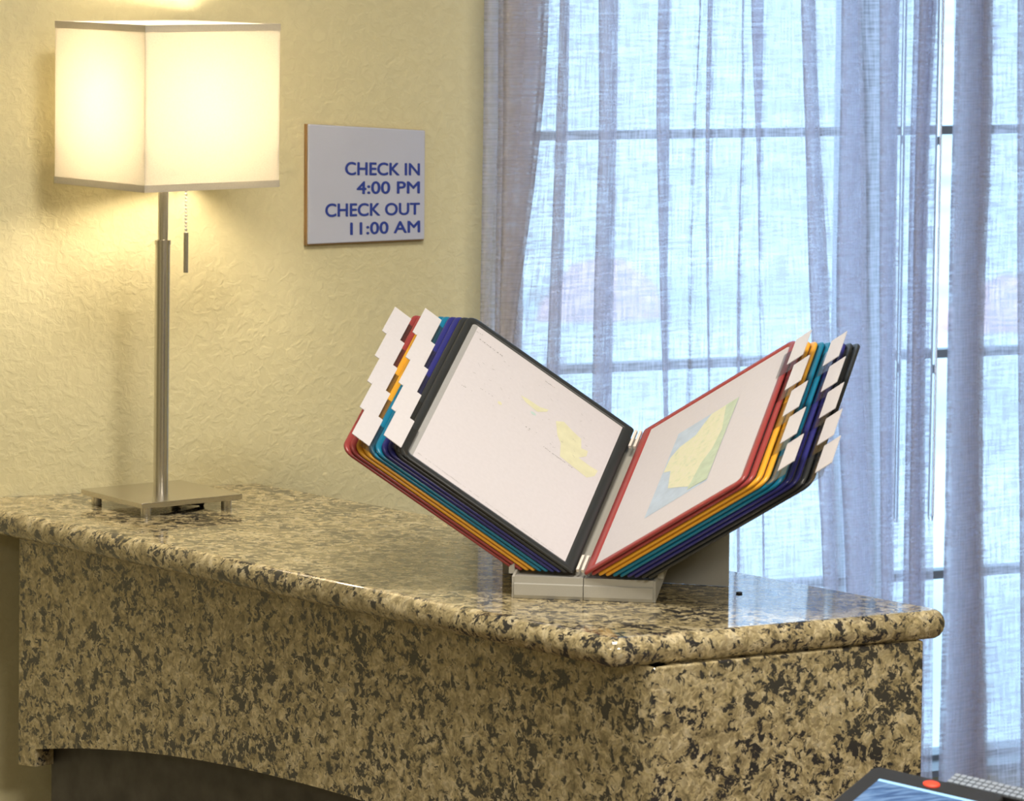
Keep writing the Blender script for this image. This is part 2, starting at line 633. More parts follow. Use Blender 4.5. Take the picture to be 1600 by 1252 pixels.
# ------------------------------------------------------------------ curtains
ZL = [2.35, 1.745, 1.6, 1.5, 1.4, 1.3, 1.15, 0.95, 0.7, 0.55, 0.004]
ED = {
    'start': [0.696, 0.696, 0.697, 0.696, 0.695, 0.694, 0.694, 0.694, 0.695, 0.695, 0.695],
    'b1r': [0.74, 0.765, 0.757, 0.746, 0.732, 0.717, 0.705, 0.706, 0.707, 0.707, 0.707],
    'b1b': [0.742, 0.767, 0.760, 0.750, 0.747, 0.747, 0.747, 0.747, 0.748, 0.748, 0.748],
    'b2l': [0.793, 0.793, 0.789, 0.786, 0.784, 0.781, 0.777, 0.777, 0.776, 0.776, 0.776],
    'b2r': [0.817, 0.816, 0.815, 0.812, 0.81, 0.807, 0.804, 0.803, 0.803, 0.803, 0.803],
    'b3l': [0.855, 0.856, 0.859, 0.857, 0.854, 0.852, 0.851, 0.85, 0.85, 0.85, 0.85],
    'b3r': [0.892, 0.893, 0.894, 0.893, 0.893, 0.892, 0.891, 0.889, 0.889, 0.89, 0.89],
    'b4l': [0.951, 0.951, 0.949, 0.953, 0.956, 0.961, 0.969, 0.975, 0.98, 0.982, 0.982],
    'b4r': [0.975, 0.976, 0.98, 0.98, 0.98, 0.981, 0.983, 0.986, 0.989, 0.99, 0.99],
    'b5al': [1.02, 1.02, 1.013, 1.01, 1.009, 1.01, 1.012, 1.013, 1.015, 1.016, 1.016],
    'b5ar': [1.025, 1.024, 1.019, 1.016, 1.015, 1.015, 1.016, 1.019, 1.02, 1.021, 1.021],
    'b5l': [1.032, 1.032, 1.032, 1.033, 1.035, 1.038, 1.042, 1.046, 1.05, 1.052, 1.052],
    'b5r': [1.048, 1.048, 1.046, 1.046, 1.047, 1.049, 1.052, 1.055, 1.06, 1.061, 1.061],
    'b6al': [1.087, 1.088, 1.092, 1.09, 1.088, 1.088, 1.09, 1.092, 1.095, 1.096, 1.096],
    'b6ar': [1.097, 1.098, 1.099, 1.099, 1.098, 1.099, 1.101, 1.104, 1.107, 1.107, 1.107],
    'b6l': [1.103, 1.104, 1.113, 1.119, 1.122, 1.125, 1.13, 1.134, 1.14, 1.142, 1.142],
    'b6r': [1.133, 1.133, 1.131, 1.13, 1.13, 1.132, 1.137, 1.146, 1.155, 1.157, 1.157],
    'b7l': [1.185, 1.186, 1.194, 1.199, 1.203, 1.209, 1.22, 1.236, 1.25, 1.255, 1.255],
    'b7r': [1.216, 1.218, 1.228, 1.235, 1.245, 1.251, 1.257, 1.269, 1.28, 1.284, 1.284],
    'b8l': [1.253, 1.254, 1.255, 1.254, 1.253, 1.254, 1.26, 1.275, 1.287, 1.291, 1.291],
    'b8r': [1.295, 1.296, 1.305, 1.309, 1.311, 1.313, 1.319, 1.331, 1.34, 1.344, 1.344],
    'b9l': [1.319, 1.319, 1.322, 1.323, 1.325, 1.327, 1.331, 1.337, 1.345, 1.348, 1.348],
    'b9r': [1.363, 1.363, 1.364, 1.364, 1.364, 1.365, 1.365, 1.366, 1.368, 1.368, 1.368],
    'b10l': [1.378, 1.378, 1.376, 1.375, 1.375, 1.376, 1.377, 1.377, 1.377, 1.377, 1.377],
    'b10r': [1.424, 1.423, 1.416, 1.414, 1.414, 1.414, 1.414, 1.416, 1.419, 1.421, 1.421],
    'end1': [1.426, 1.425, 1.419, 1.418, 1.418, 1.418, 1.418, 1.422, 1.426, 1.428, 1.428],
    's2': [1.449, 1.449, 1.448, 1.447, 1.446, 1.446, 1.445, 1.444, 1.441, 1.44, 1.44],
    'b11m': [1.473, 1.473, 1.475, 1.474, 1.473, 1.473, 1.473, 1.475, 1.474, 1.474, 1.474],
    'b11r': [1.527, 1.527, 1.529, 1.527, 1.522, 1.519, 1.519, 1.524, 1.536, 1.542, 1.542],
    'b12l': [1.561, 1.561, 1.564, 1.566, 1.567, 1.569, 1.573, 1.579, 1.587, 1.591, 1.591],
    'b12r': [1.601, 1.601, 1.603, 1.604, 1.606, 1.608, 1.611, 1.615, 1.623, 1.628, 1.628],
    'b13l': [1.649, 1.649, 1.652, 1.656, 1.66, 1.665, 1.671, 1.677, 1.684, 1.688, 1.688],
    'b13r': [1.684, 1.684, 1.687, 1.691, 1.694, 1.696, 1.702, 1.707, 1.716, 1.721, 1.721],
    'end2': [1.765, 1.765, 1.769, 1.771, 1.773, 1.775, 1.779, 1.783, 1.789, 1.792, 1.792],
}
# smooth the edge lines a little over height
NZ = 56
ZS = [2.35 + (0.004 - 2.35) * i / (NZ - 1) for i in range(NZ)]


def edge_u(name, z):
    v = ED[name]
    for i in range(len(ZL) - 1):
        if ZL[i] >= z >= ZL[i + 1]:
            t = (ZL[i] - z) / (ZL[i] - ZL[i + 1])
            return v[i] + (v[i + 1] - v[i]) * t
    return v[-1]


EU = {}
for nm in ED:
    raw = [edge_u(nm, z) for z in ZS]
    EU[nm] = [(raw[max(i - 1, 0)] + 2 * raw[i] + raw[min(i + 1, NZ - 1)]) / 4 for i in range(NZ)]


def curtain(path, name, label, seed):
    """path: list of (edge name, depth); folds double back on themselves like pressed pleats"""
    SUB = 6
    ph = [random.Random(seed + i).uniform(0, 6.28) for i in range(len(path))]
    cols = []          # list of columns; each column = list of (u, n) by z
    cloth = []
    run = 0.0
    for i in range(len(path) - 1):
        (ea, na), (eb, nb) = path[i], path[i + 1]
        wmid = abs(EU[eb][NZ // 2] - EU[ea][NZ // 2])
        back = EU[eb][NZ // 2] < EU[ea][NZ // 2]
        last = i == len(path) - 2
        for s in range(SUB + (1 if last else 0)):
            t = s / SUB
            e = t * t * (3 - 2 * t)
            bulge = math.sin(math.pi * t) * (0.25 * min(wmid, 0.03) if back else -0.10 * min(wmid, 0.04))
            col = []
            for k in range(NZ):
                u = EU[ea][k] + (EU[eb][k] - EU[ea][k]) * t
                n = na + (nb - na) * e + bulge + 0.0018 * math.sin(ZS[k] * 5 + ph[i] + 3 * t)
                col.append((u, n))
            cols.append(col)
            cloth.append(run + wmid * t)
        run += wmid
    verts = [wp(u, n, ZS[k]) for col in cols for k, (u, n) in enumerate(col)]
    faces = [(c * NZ + k, (c + 1) * NZ + k, (c + 1) * NZ + k + 1, c * NZ + k + 1) for c in range(len(cols) - 1) for k in range(NZ - 1)]
    root = empty(name, wp((EU[path[0][0]][-1] + EU[path[-1][0]][-1]) / 2, 0.11, 0.004))
    off = root.location
    me = bpy.data.meshes.new('fabric')
    me.from_pydata([v - off for v in verts], [], faces)
    uvl = me.uv_layers.new(name='cloth')
    for poly in me.polygons:
        for li in poly.loop_indices:
            vi = me.loops[li].vertex_index
            uvl.data[li].uv = (cloth[vi // NZ], ZS[vi % NZ])
    me.polygons.foreach_set('use_smooth', [True] * len(me.polygons))
    me.materials.append(M['sheer'])
    fo = bpy.data.objects.new('fabric', me)
    C.objects.link(fo)
    fo.parent = root
    tag(root, label, 'curtain', 'sheer curtains at the window')
    return root


def band(l, r, base=0.10, f1=0.014, f2=0.007):
    return [(r, base), (l, base + f1), (r, base + f2)]


P1 = [('b1r', 0.062), ('start', 0.068), ('b1b', 0.085), ('b1r', 0.092), ('b1b', 0.099), ('start', 0.118), ('b1r', 0.126), ('start', 0.134), ('b1r', 0.140), ('b1r', 0.112)]
for l, r in (('b2l', 'b2r'), ('b3l', 'b3r'), ('b4l', 'b4r'), ('b5al', 'b5ar'), ('b5l', 'b5r'), ('b6al', 'b6ar'), ('b6l', 'b6r'), ('b7l', 'b7r'), ('b8l', 'b8r'), ('b9l', 'b9r'), ('b10l', 'b10r')):
    P1 += band(l, r)
P1 += [('b10l', 0.130), ('b10r', 0.124), ('end1', 0.122)]
cur1 = curtain(P1, 'sheer_curtain', 'wide pleated sheer curtain hanging beside the yellow wall behind the panel display', 11)
P2 = [('b11m', 0.073), ('b11r', 0.080), ('b11m', 0.086), ('b11r', 0.089), ('b11m', 0.092), ('b11r', 0.099), ('s2', 0.118), ('b11r', 0.107)]
for l, r in (('b12l', 'b12r'), ('b13l', 'b13r')):
    P2 += band(l, r)
P2 += [('end2', 0.10)]
cur2 = curtain(P2, 'sheer_curtain', 'narrow sheer curtain at the right edge, beyond the granite counter end', 31)

# draw wands hanging from the meeting edges of the two curtains
mb = MB()
mb.tube([wp(1.344, 0.150, 2.3), wp(1.341, 0.150, 0.99), wp(1.341, 0.150, 0.982)], [0.0035, 0.0035, 0.002], 10)
mb.build('draw_wand', M['acrylic'], cur1, smooth=True)
mb = MB()
mb.tube([wp(1.408, 0.150, 2.3), wp(1.401, 0.150, 0.99), wp(1.401, 0.150, 0.982)], [0.0048, 0.0048, 0.003], 10)
mb.build('draw_wand', M['acrylic'], cur2, smooth=True)

# ------------------------------------------------------------------ granite counter
Fp = Vector((0.1171, 4.2564, 0))
Ep = Vector((0.5284, 4.4723, 0))
DF = Vector((-0.6717, 0.7408, 0))                     # along the front edge, towards the wall
DE = (Ep - Fp).normalized()
B1 = Vector((-0.3555, 5.4331, 0))


def to_wall(p, d, n=0.002):
    """slide p along d until it meets the wall face"""
    t = ((W0 + WN * n - p).dot(WN)) / d.dot(WN)
    return p + d * t


TS = 0.034
R = TS / 2
Lw = to_wall(Fp, DF)
# back edge: parallel to the front, through the back right corner
Bk = Ep + DF * 0.0
Bw = to_wall(Bk, DF)
poly = [Lw, Fp, Ep, Bw]                               # counter-clockwise seen from above


def rounded_poly(pts, radii, inset, seg=6):
    """inset convex polygon with rounded corners; same vertex count for every inset"""
    n = len(pts)
    cen = sum(pts, Vector()) / n
    lines = []
    for i in range(n):
        a, b = pts[i], pts[(i + 1) % n]
        d = (b - a).normalized()
        nn = Vector((-d.y, d.x, 0))
        if nn.dot(cen - a) < 0:
            nn = -nn
        k = 0 if i == n - 1 else inset                # the side on the wall is not shaped
        lines.append((a + nn * k, d))
    out = []
    for i in range(n):
        (p, d), (q, e) = lines[i - 1], lines[i]
        den = d.x * e.y - d.y * e.x
        t = ((q.x - p.x) * e.y - (q.y - p.y) * e.x) / den
        c = p + d * t
        r = max(radii[i] - inset, 0.0005)
        ang = math.acos(max(-1, min(1, (-d).dot(e))))
        tl = r / math.tan(ang / 2)
        a, b = c - d * tl, c + e * tl
        bis = ((-d) + e).normalized()
        o = c + bis * (r / math.sin(ang / 2))
        a0 = math.atan2(a.y - o.y, a.x - o.x)
        a1 = math.atan2(b.y - o.y, b.x - o.x)
        da = (a1 - a0 + math.pi) % (2 * math.pi) - math.pi
        for s in range(seg + 1):
            t_ = a0 + da * s / seg
            out.append(Vector((o.x + r * math.cos(t_), o.y + r * math.sin(t_), 0)))
    return out


radii = [0.0006, 0.022, 0.022, 0.0006]
loops = []
K = 9
for i in range(K + 1):
    a = -math.pi / 2 + math.pi * i / K
    ins = R * (1 - math.cos(a)) * 0.85
    z = ZT - R + R * math.sin(a)
    loops.append([p + Vector((0, 0, z)) for p in rounded_poly(poly, radii, ins)])
mb = MB()
mb.loft(loops)
ct = mb.build('granite_countertop', M['granite'], origin=(0.1, 4.75, ZT - TS), smooth=True)
for pl in ct.data.polygons:
    if len(pl.vertices) > 4:
        pl.use_smooth = False                         # the flat faces stay flat
tag(ct, 'polished speckled granite countertop with bullnose edge running out from the yellow wall', 'countertop')

base = empty('counter_base', (0.1, 4.75, 0.0))
tag(base, 'granite faced counter base with arched front apron under the countertop', 'counter')
AC = Vector((0.1617, 4.2747, 0))                      # front corner of the cladding
NF = Vector((-0.7408, -0.6717, 0))                    # outward normal of the front cladding
ED_ = Vector((0.8717, 0.4900, 0))                     # along the end cladding
NE = Vector((0.4900, -0.8717, 0))
ZB = ZT - TS
# front apron with an arched underside
TA = 0.03
s_end, s_leg = 1.229, 1.190
top = [(0.0, ZB), (s_end, ZB)]
arch = []
for i in range(33):
    s = s_leg - (s_leg - 0.02) * i / 32
    x = (s - 0.60) / 0.59
    arch.append((s, 0.744 + 0.0535 * (1 - abs(x) ** 2.2)))
prof = [(0.0, ZB)] + [(s_end, ZB), (s_end, 0.7165), (s_leg, 0.7200)] + arch + [(0.02, 0.0), (0.0, 0.0)]
fr = [AC + DF * s + Vector((0, 0, z)) for s, z in prof]
bk = [p - NF * TA for p in fr]
mb = MB()
nP = len(prof)
mb.add(fr + bk, [tuple(range(nP)), tuple(reversed(range(nP, 2 * nP)))] + [(i, (i + 1) % nP, nP + (i + 1) % nP, nP + i) for i in range(nP)])
mb.build('arched_front_apron', M['granite'], base)
EL = 0.3745
mb = MB()


def eb(s, d, z):
    return AC + ED_ * s - NE * d + Vector((0, 0, z))


mb.box((0.004, 0.0, 0.0), (EL, 0.03, ZB), 0, eb)
mb.build('end_panel', M['granite'], base, bevel=0.002)
mb = MB()


def fb(s, d, z):
    return AC + DF * s - NF * d + Vector((0, 0, z))


mb.box((0.04, 0.034, 0.0), (1.20, 0.054, ZB - 0.02), 0, fb)
mb.build('dark_wood_panel', M['dark_wood'], base)

# ------------------------------------------------------------------ table lamp
LC = Vector((-0.4734, 5.2096, ZT))
lamp = empty('table_lamp', LC)
tag(lamp, 'brushed nickel table lamp with glowing square cream shade and pull chain', 'lamp')
RB, RS = math.radians(172.0), math.radians(174.4)


def sq(side, rot, z, c=LC):
    return [Vector((c.x + side / math.sqrt(2) * math.cos(rot + math.pi / 2 * k), c.y + side / math.sqrt(2) * math.sin(rot + math.pi / 2 * k), ZT + z)) for k in range(4)]


mb = MB()
mb.loft([sq(0.1596, RB, 0.0125), sq(0.1596, RB, 0.0200)])
mb.build('base_plate', M['nickel'], lamp, bevel=0.0008)
for p in sq(0.128, RB, 0):
    mb = MB()
    mb.tube([p, p + Vector((0, 0, 0.013))], 0.0072, 20)
    mb.build('foot', M['nickel'], lamp, smooth=True)
mb = MB()
mb.tube([LC + Vector((-0.001, 0, 0.019)), LC + Vector((0.0, 0, 0.3600))], 0.0103, 28)
mb.build('lower_pole', M['nickel'], lamp, smooth=True)
mb = MB()
mb.tube([LC + Vector((0.0, 0, 0.3585)), LC + Vector((0.0, 0, 0.3645))], 0.0112, 28)
mb.build('collar', M['nickel'], lamp, smooth=True)
mb = MB()
mb.tube([LC + Vector((0.0, 0, 0.36)), LC + Vector((0.001, 0, 0.50))], 0.0070, 24)
mb.build('upper_pole', M['nickel'], lamp, smooth=True)
mb = MB()
mb.tube([LC + Vector((0.001, 0, 0.475)), LC + Vector((0.001, 0, 0.515))], 0.014, 20)
mb.build('bulb_socket', M['nickel'], lamp, smooth=True)
mb = MB()
bc = LC + Vector((0.001, 0, 0.553))
mb.sphere(bc, 0.040, 24, 16, 1.55)
mb.build('bulb', M['bulb'], lamp, smooth=True)
# shade: hollow box of fabric, trim tape along every edge
SC = LC + Vector((0.0045, 0, 0))
Z0, Z1 = 1.5095 - ZT, 1.7309 - ZT
SS = 0.2199
mb = MB()
tk = 0.0016
mb.loft([sq(SS - 0.0012, RS, Z0 + 0.001, SC), sq(SS - 0.0012, RS, Z1 - 0.001, SC), sq(SS - 0.0012 - 2 * tk, RS, Z1 - 0.001, SC), sq(SS - 0.0012 - 2 * tk, RS, Z0 + 0.001, SC)], closed=True)
shade = mb.build('lamp_shade', M['shade'], lamp)
for za, zb in ((Z0, Z0 + 0.0095), (Z1 - 0.0095, Z1)):
    mb = MB()
    mb.loft([sq(SS, RS, za, SC), sq(SS, RS, zb, SC), sq(SS - 0.0012, RS, zb, SC), sq(SS - 0.0012, RS, za, SC)], closed=True)
    mb.build('shade_trim', M['shade'], shade)
# fitter: a cross of wires at the socket
mb = MB()
q = sq(SS - 0.006, RS, 0.49, SC)
mb.tube([q[0], q[2]], 0.0014, 8)
mb.tube([q[1], q[3]], 0.0014, 8)
mb.build('shade_fitter', M['chrome'], lamp, smooth=True)
# pull chain of small beads and a slim pendant
mb = MB()
px, py = -0.4418, 5.2096 - 0.004
z = 1.512
while z > 1.4445:
    mb.sphere((px, py, z), 0.0021, 8, 6)
    z -= 0.0048
mb.build('pull_chain', M['white_plastic'], lamp, smooth=True)
mb = MB()
mb.tube([(px + 0.0002, py, 1.3905), (px + 0.0002, py, 1.445)], 0.0034, 12)
mb.build('pull_pendant', M['nickel'], lamp, smooth=True)
# cord leaving under the base
mb = MB()
c0 = LC + Vector((0.0, 0.0, 0.010))
pts = [c0 + Vector(v) for v in ((0.0, 0, 0.003), (0.012, -0.012, 0.0), (0.034, -0.012, -0.004), (0.056, 0.006, -0.0072), (0.05, 0.04, -0.0072), (0.03, 0.085, -0.0072), (0.02, 0.12, -0.0072))]
mb.tube(pts, 0.0026, 10)
mb.build('power_cord', M['rubber'], lamp, smooth=True)

# ------------------------------------------------------------------ sign on the wall
sign = empty('wall_sign', wp(0.54, 0.0, 1.41))
tag(sign, 'frosted white sign reading check in and check out times on yellow wall', 'sign')
SQ = [(0.4492, 1.4102), (0.6301, 1.4130), (0.6295, 1.5703), (0.4483, 1.5817)]


def slab(q, n0, n1):
    return MB().hexa([wp(u, n0, z) for u, z in q] + [wp(u, n1, z) for u, z in q])


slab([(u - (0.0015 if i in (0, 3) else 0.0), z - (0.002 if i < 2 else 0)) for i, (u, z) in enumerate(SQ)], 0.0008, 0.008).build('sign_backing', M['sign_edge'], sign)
slab(SQ, 0.008, 0.012).build('sign_plate', M['sign'], sign, bevel=0.0015)
LINES = [('CHECK IN', [(0.5059, 1.5083), (0.6210, 1.5058), (0.6208, 1.5229), (0.5058, 1.5268)]),
         ('4:00 PM', [(0.5239, 1.4809), (0.6212, 1.4799), (0.6211, 1.4968), (0.5238, 1.4986)]),
         ('CHECK OUT', [(0.4759, 1.4489), (0.6215, 1.4493), (0.6214, 1.4660), (0.4758, 1.4677)]),
         ('11:00 AM', [(0.5145, 1.4223), (0.6222, 1.4236), (0.6220, 1.4402), (0.5143, 1.4396)])]
for txt, quad in LINES:
    cu_ = bpy.data.curves.new('lettering', 'FONT')
    cu_.body = txt
    cu_.resolution_u = 5
    to = bpy.data.objects.new('lettering_src', cu_)
    C.objects.link(to)
    dg = bpy.context.evaluated_depsgraph_get()
    me = bpy.data.meshes.new_from_object(to.evaluated_get(dg))
    bpy.data.objects.remove(to)
    xs = [v.co.x for v in me.vertices]
    ys = [v.co.y for v in me.vertices]
    x0, x1, y0, y1 = min(xs), max(xs), min(ys), max(ys)
    base_o = world_loc(sign)
    bl, br, tr_, tl_ = [Vector(p) for p in quad]
    vv, ff = [], []
    # strokes thickened by laying the letter shapes over themselves with small shifts
    for j, (dx, dy) in enumerate(((0, 0), (-0.0007, 0), (0.0007, 0), (0, 0.0005), (0, -0.0005), (-0.0005, 0.0004), (0.0005, -0.0004))):
        o_ = len(vv)
        for v in me.vertices:
            a, b = (v.co.x - x0) / (x1 - x0), (v.co.y - y0) / (y1 - y0)
            p = (bl * (1 - a) + br * a) * (1 - b) + (tl_ * (1 - a) + tr_ * a) * b
            vv.append(wp(p.x + dx, 0.0126 + 0.00003 * j, p.y + dy) - base_o)
        ff += [tuple(i + o_ for i in f.vertices) for f in me.polygons]
    me = bpy.data.meshes.new('lettering')
    me.from_pydata(vv, [], ff)
    me.materials.clear()
    me.materials.append(M['ink_blue'])
    me.name = 'lettering'
    lo = bpy.data.objects.new('lettering', me)
    C.objects.link(lo)
    lo.parent = sign

# ------------------------------------------------------------------ panel display on the counter
SB = Vector((0.2513, 0.8654, 0.4335)).normalized()     # along the spine, up and away
HB = Vector((0.9603, -0.2789, 0))                      # across the spine
AL = Vector((-0.8207, -0.0469, 0.5695)).normalized()
AR = Vector((0.7155, -0.4677, 0.5190)).normalized()
S1 = Vector((0.0779, 4.5164, 1.1005))
S2 = Vector((0.0908, 4.5073, 1.1005))
PW, PH, PT = 0.2541, 0.315, 0.0043
STEP = {-1: 0.0079, 1: 0.0087}
stand = empty('panel_display_stand', (0.09, 4.56, ZT))
tag(stand, 'grey desktop display stand holding open colour framed document panels with white tabs', 'display stand')
OFF = world_loc(stand)

# base: sloping tray whose front face is the grey bar, rear support plate
BL, BR = Vector((0.0082, 4.5210, 0)), Vector((0.1721, 4.4975, 0))
ZF0, ZF1 = ZT + 0.0004, 1.0965
TD = SB * 0.30
for k, (a, b) in enumerate(((BL, BL.lerp(BR, 0.497)), (BL.lerp(BR, 0.503), BR))):
    mb = MB()
    # stepped front bar in two halves with a seam, running back under the panels
    prof = [(0.0, ZF0), (-0.0015, ZF0 + 0.004), (-0.0015, 1.0875), (0.0008, 1.0885), (0.0008, ZF1)]
    nrm = Vector((BR.y - BL.y, -(BR.x - BL.x), 0)).normalized()
    ring = [Vector((0, 0, z)) + nrm * (-o) for o, z in prof]
    la = [a + r for r in ring]
    lb = [b + r for r in ring]
    n_ = len(ring)
    bka = [a + Vector((0, 0, ZF1)) - nrm * 0.02, a + Vector((0, 0, ZF0)) - nrm * 0.02]
    bkb = [b + Vector((0, 0, ZF1)) - nrm * 0.02, b + Vector((0, 0, ZF0)) - nrm * 0.02]
    mb.loft([la + bka, lb + bkb])
    mb.build('front_bar', M['grey'], stand)
mb = MB()
inw = -Vector((BR.y - BL.y, -(BR.x - BL.x), 0)).normalized()
a, b = BL + inw * 0.02, BR + inw * 0.02
lo_ = [Vector((p.x, p.y, 1.088)) for p in (a, b)]
hi_ = [Vector((p.x, p.y, 1.0955)) for p in (a, b)]
mb.hexa([lo_[0], lo_[1], lo_[1] + TD, lo_[0] + TD, hi_[0], hi_[1], hi_[1] + TD, hi_[0] + TD])
mb.build('sloping_tray', M['grey'], stand)
# side wings of the tray
for e in (BL, BR):
    mb = MB()
    w_ = (BR - BL).normalized() * (0.003 if e is BR else -0.003)
    p0 = Vector((e.x, e.y, ZF0)) + inw * 0.002
    p1 = Vector((e.x, e.y, ZF1 - 0.001)) + inw * 0.002
    q0 = p0 + SB * 0.13 + Vector((0, 0, 0.004))
    q1 = p1 + SB * 0.13
    mb.hexa([p0, p0 + w_, q0 + w_, q0, p1, p1 + w_, q1 + w_, q1])
    mb.build('tray_wing', M['grey'], stand)
    for j in range(3):
        mb = MB()
        c = Vector((e.x, e.y, ZF1 - 0.004)) + w_ * 2.2 + SB * (0.012 + 0.011 * j) 
        d = Vector((0, 0, 0.012))
        s_ = SB * 0.003
        mb.hexa([c - w_ * 1.2, c + w_, c + w_ + s_, c - w_ * 1.2 + s_, c - w_ * 1.2 + d, c + w_ + d * 0.6, c + w_ + s_ + d * 0.6, c - w_ * 1.2 + s_ + d])
        mb.build('tray_tooth', M['grey'], stand)
# rear plate standing on the counter
RR = Vector((0.2676, 4.6130, 0))
RL = RR - HB * 0.285
bn = Vector((0.2789, 0.9603, 0))
mb = MB()
zt_ = 1.150
mb.hexa([p + Vector((0, 0, ZT + 0.0003)) for p in (RL, RR, RR + bn * 0.004, RL + bn * 0.004)] + [p + Vector((0, 0, zt_)) for p in (RL, RR, RR + bn * 0.004, RL + bn * 0.004)])
mb.build('rear_support_plate', M['grey'], stand, bevel=0.0006)


def rrect(w, h, off, c, r_out, r_in, seg=5, spine=1.0):
    """rounded rectangle in panel coordinates: a 0..w from the spine, b 0..h"""
    a0, a1, b0, b1 = off * spine, w - off, off, h - off
    pts = []
    for (ca, cb, sx, sy, r) in ((a1, b0, -1, 1, r_out), (a1, b1, -1, -1, r_out), (a0, b1, 1, -1, r_in), (a0, b0, 1, 1, r_in)):
        r = max(r - off, 0.0006)
        ox, oy = ca + sx * r, cb + sy * r
        st = {(-1, 1): -math.pi / 2, (-1, -1): 0.0, (1, -1): math.pi / 2, (1, 1): math.pi}[(sx, sy)]
        for i in range(seg + 1):
            t = st + math.pi / 2 * i / seg
            pts.append((ox + r * math.cos(t), oy + r * math.sin(t), c))
    return pts


FWD = 0.0100
RING = [(0.0, -0.26), (0.0, 0.26), (0.0018, 0.5), (0.0066, 0.5), (FWD, 0.20), (FWD, -0.20), (0.0066, -0.5), (0.0018, -0.5)]


def frame_mesh(sgn):
    mb = MB()
    loops = []
    for off, c in RING:
        loops.append([Vector((sgn * a, b, cc)) for a, b, cc in rrect(PW, PH, off, c * PT, 0.016, 0.004, spine=1.5)])
    mb.loft(loops, closed=True)
    me = bpy.data.meshes.new('panel')
    me.from_pydata(mb.v, [], mb.f)
    me.materials.append(M['black'])
    me.polygons.foreach_set('use_smooth', [True] * len(me.polygons))
    fix_normals(me)
    return me


def flat_box(sgn, a0, a1, b0, b1, c0, c1, name, mat):
    mb = MB()
    mb.box((min(sgn * a0, sgn * a1), b0, c0), (max(sgn * a0, sgn * a1), b1, c1))
    me = bpy.data.meshes.new(name)
    me.from_pydata(mb.v, [], mb.f)
    me.materials.append(mat)
    fix_normals(me)
    return me


TABH = 0.0570
ORDER_L = ['black', 'black', 'blue', 'blue', 'teal', 'teal', 'yellow', 'yellow', 'red', 'red']
ORDER_R = ['red', 'red', 'yellow', 'yellow', 'teal', 'teal', 'blue', 'blue', 'black', 'black']


def child(name, me, parent, loc=(0, 0, 0), rot=None):
    o = bpy.data.objects.new(name, me)
    C.objects.link(o)
    o.parent = parent
    o.location = loc
    if rot is not None:
        o.rotation_euler = rot
    return o


front = {}
for sgn, A, S, order in ((-1, AL, S1, ORDER_L), (1, AR, S2, ORDER_R)):
    X = A * sgn
    Yv = SB
    Zv = X.cross(Yv).normalized()
    rot = Matrix((X, Yv, Zv)).transposed().to_4x4()
    fm = frame_mesh(sgn)
    sleeve = flat_box(sgn, FWD - 0.002, PW - FWD + 0.002, FWD - 0.002, PH - FWD + 0.002, -0.0005, 0.0003, 'clear_sleeve', M['sleeve'])
    if sgn < 0:
        sheet = flat_box(sgn, 0.0125, 0.2365, 0.0095, 0.3035, 0.0003, 0.0007, 'paper_sheet', M['paper'])
    else:
        sheet = flat_box(sgn, 0.0125, 0.2450, 0.0088, 0.3060, 0.0003, 0.0007, 'paper_sheet', M['paper'])
    card = flat_box(sgn, PW + (0.001 if sgn < 0 else 0.014), PW + (0.0265 if sgn < 0 else 0.0395), 0.0, TABH, 0.0004, 0.0012, 'tab_card', M['tab'])
    hold = flat_box(sgn, PW - 0.0115, PW + (0.010 if sgn < 0 else 0.018), 0.001, TABH - 0.001, PT * 0.5 + 0.0002, PT * 0.5 + 0.0006, 'tab_holder', M['clear'])
    for i, colname in enumerate(order):
        o = bpy.data.objects.new('panel', fm)
        C.objects.link(o)
        o.parent = stand
        p = S + HB * (STEP[sgn] * i * sgn)
        mm = rot.copy()
        mm.translation = p - OFF
        o.matrix_local = mm
        o.material_slots[0].link = 'OBJECT'
        o.material_slots[0].material = M[colname]
        o['label'] = colname + ' plastic panel frame'
        child('clear_sleeve', sleeve, o)
        child('paper_sheet', sheet, o)
        k = (4 - i % 5) if sgn < 0 else (i % 5)        # tab position from the top
        b0 = PH - 0.0302 - (k + 1) * 0.0576 if sgn < 0 else PH - 0.0320 - (k + 1) * 0.0570
        child('tab_card', card, o, (0, b0, 0.0006), (0, math.radians(-2.0 * sgn), 0))
        child('tab_holder', hold, o, (0, b0, 0))
        if i == 0:
            front[sgn] = o


def flat_poly(sgn, pts, c, name, mat, parent):
    me = bpy.data.meshes.new(name)
    me.from_pydata([(sgn * a, b, c) for a, b in pts], [], [tuple(range(len(pts)))])
    me.materials.append(mat)
    fix_normals(me)
    if me.polygons[0].normal.z < 0:
        me.flip_normals()
    return child(name, me, parent)


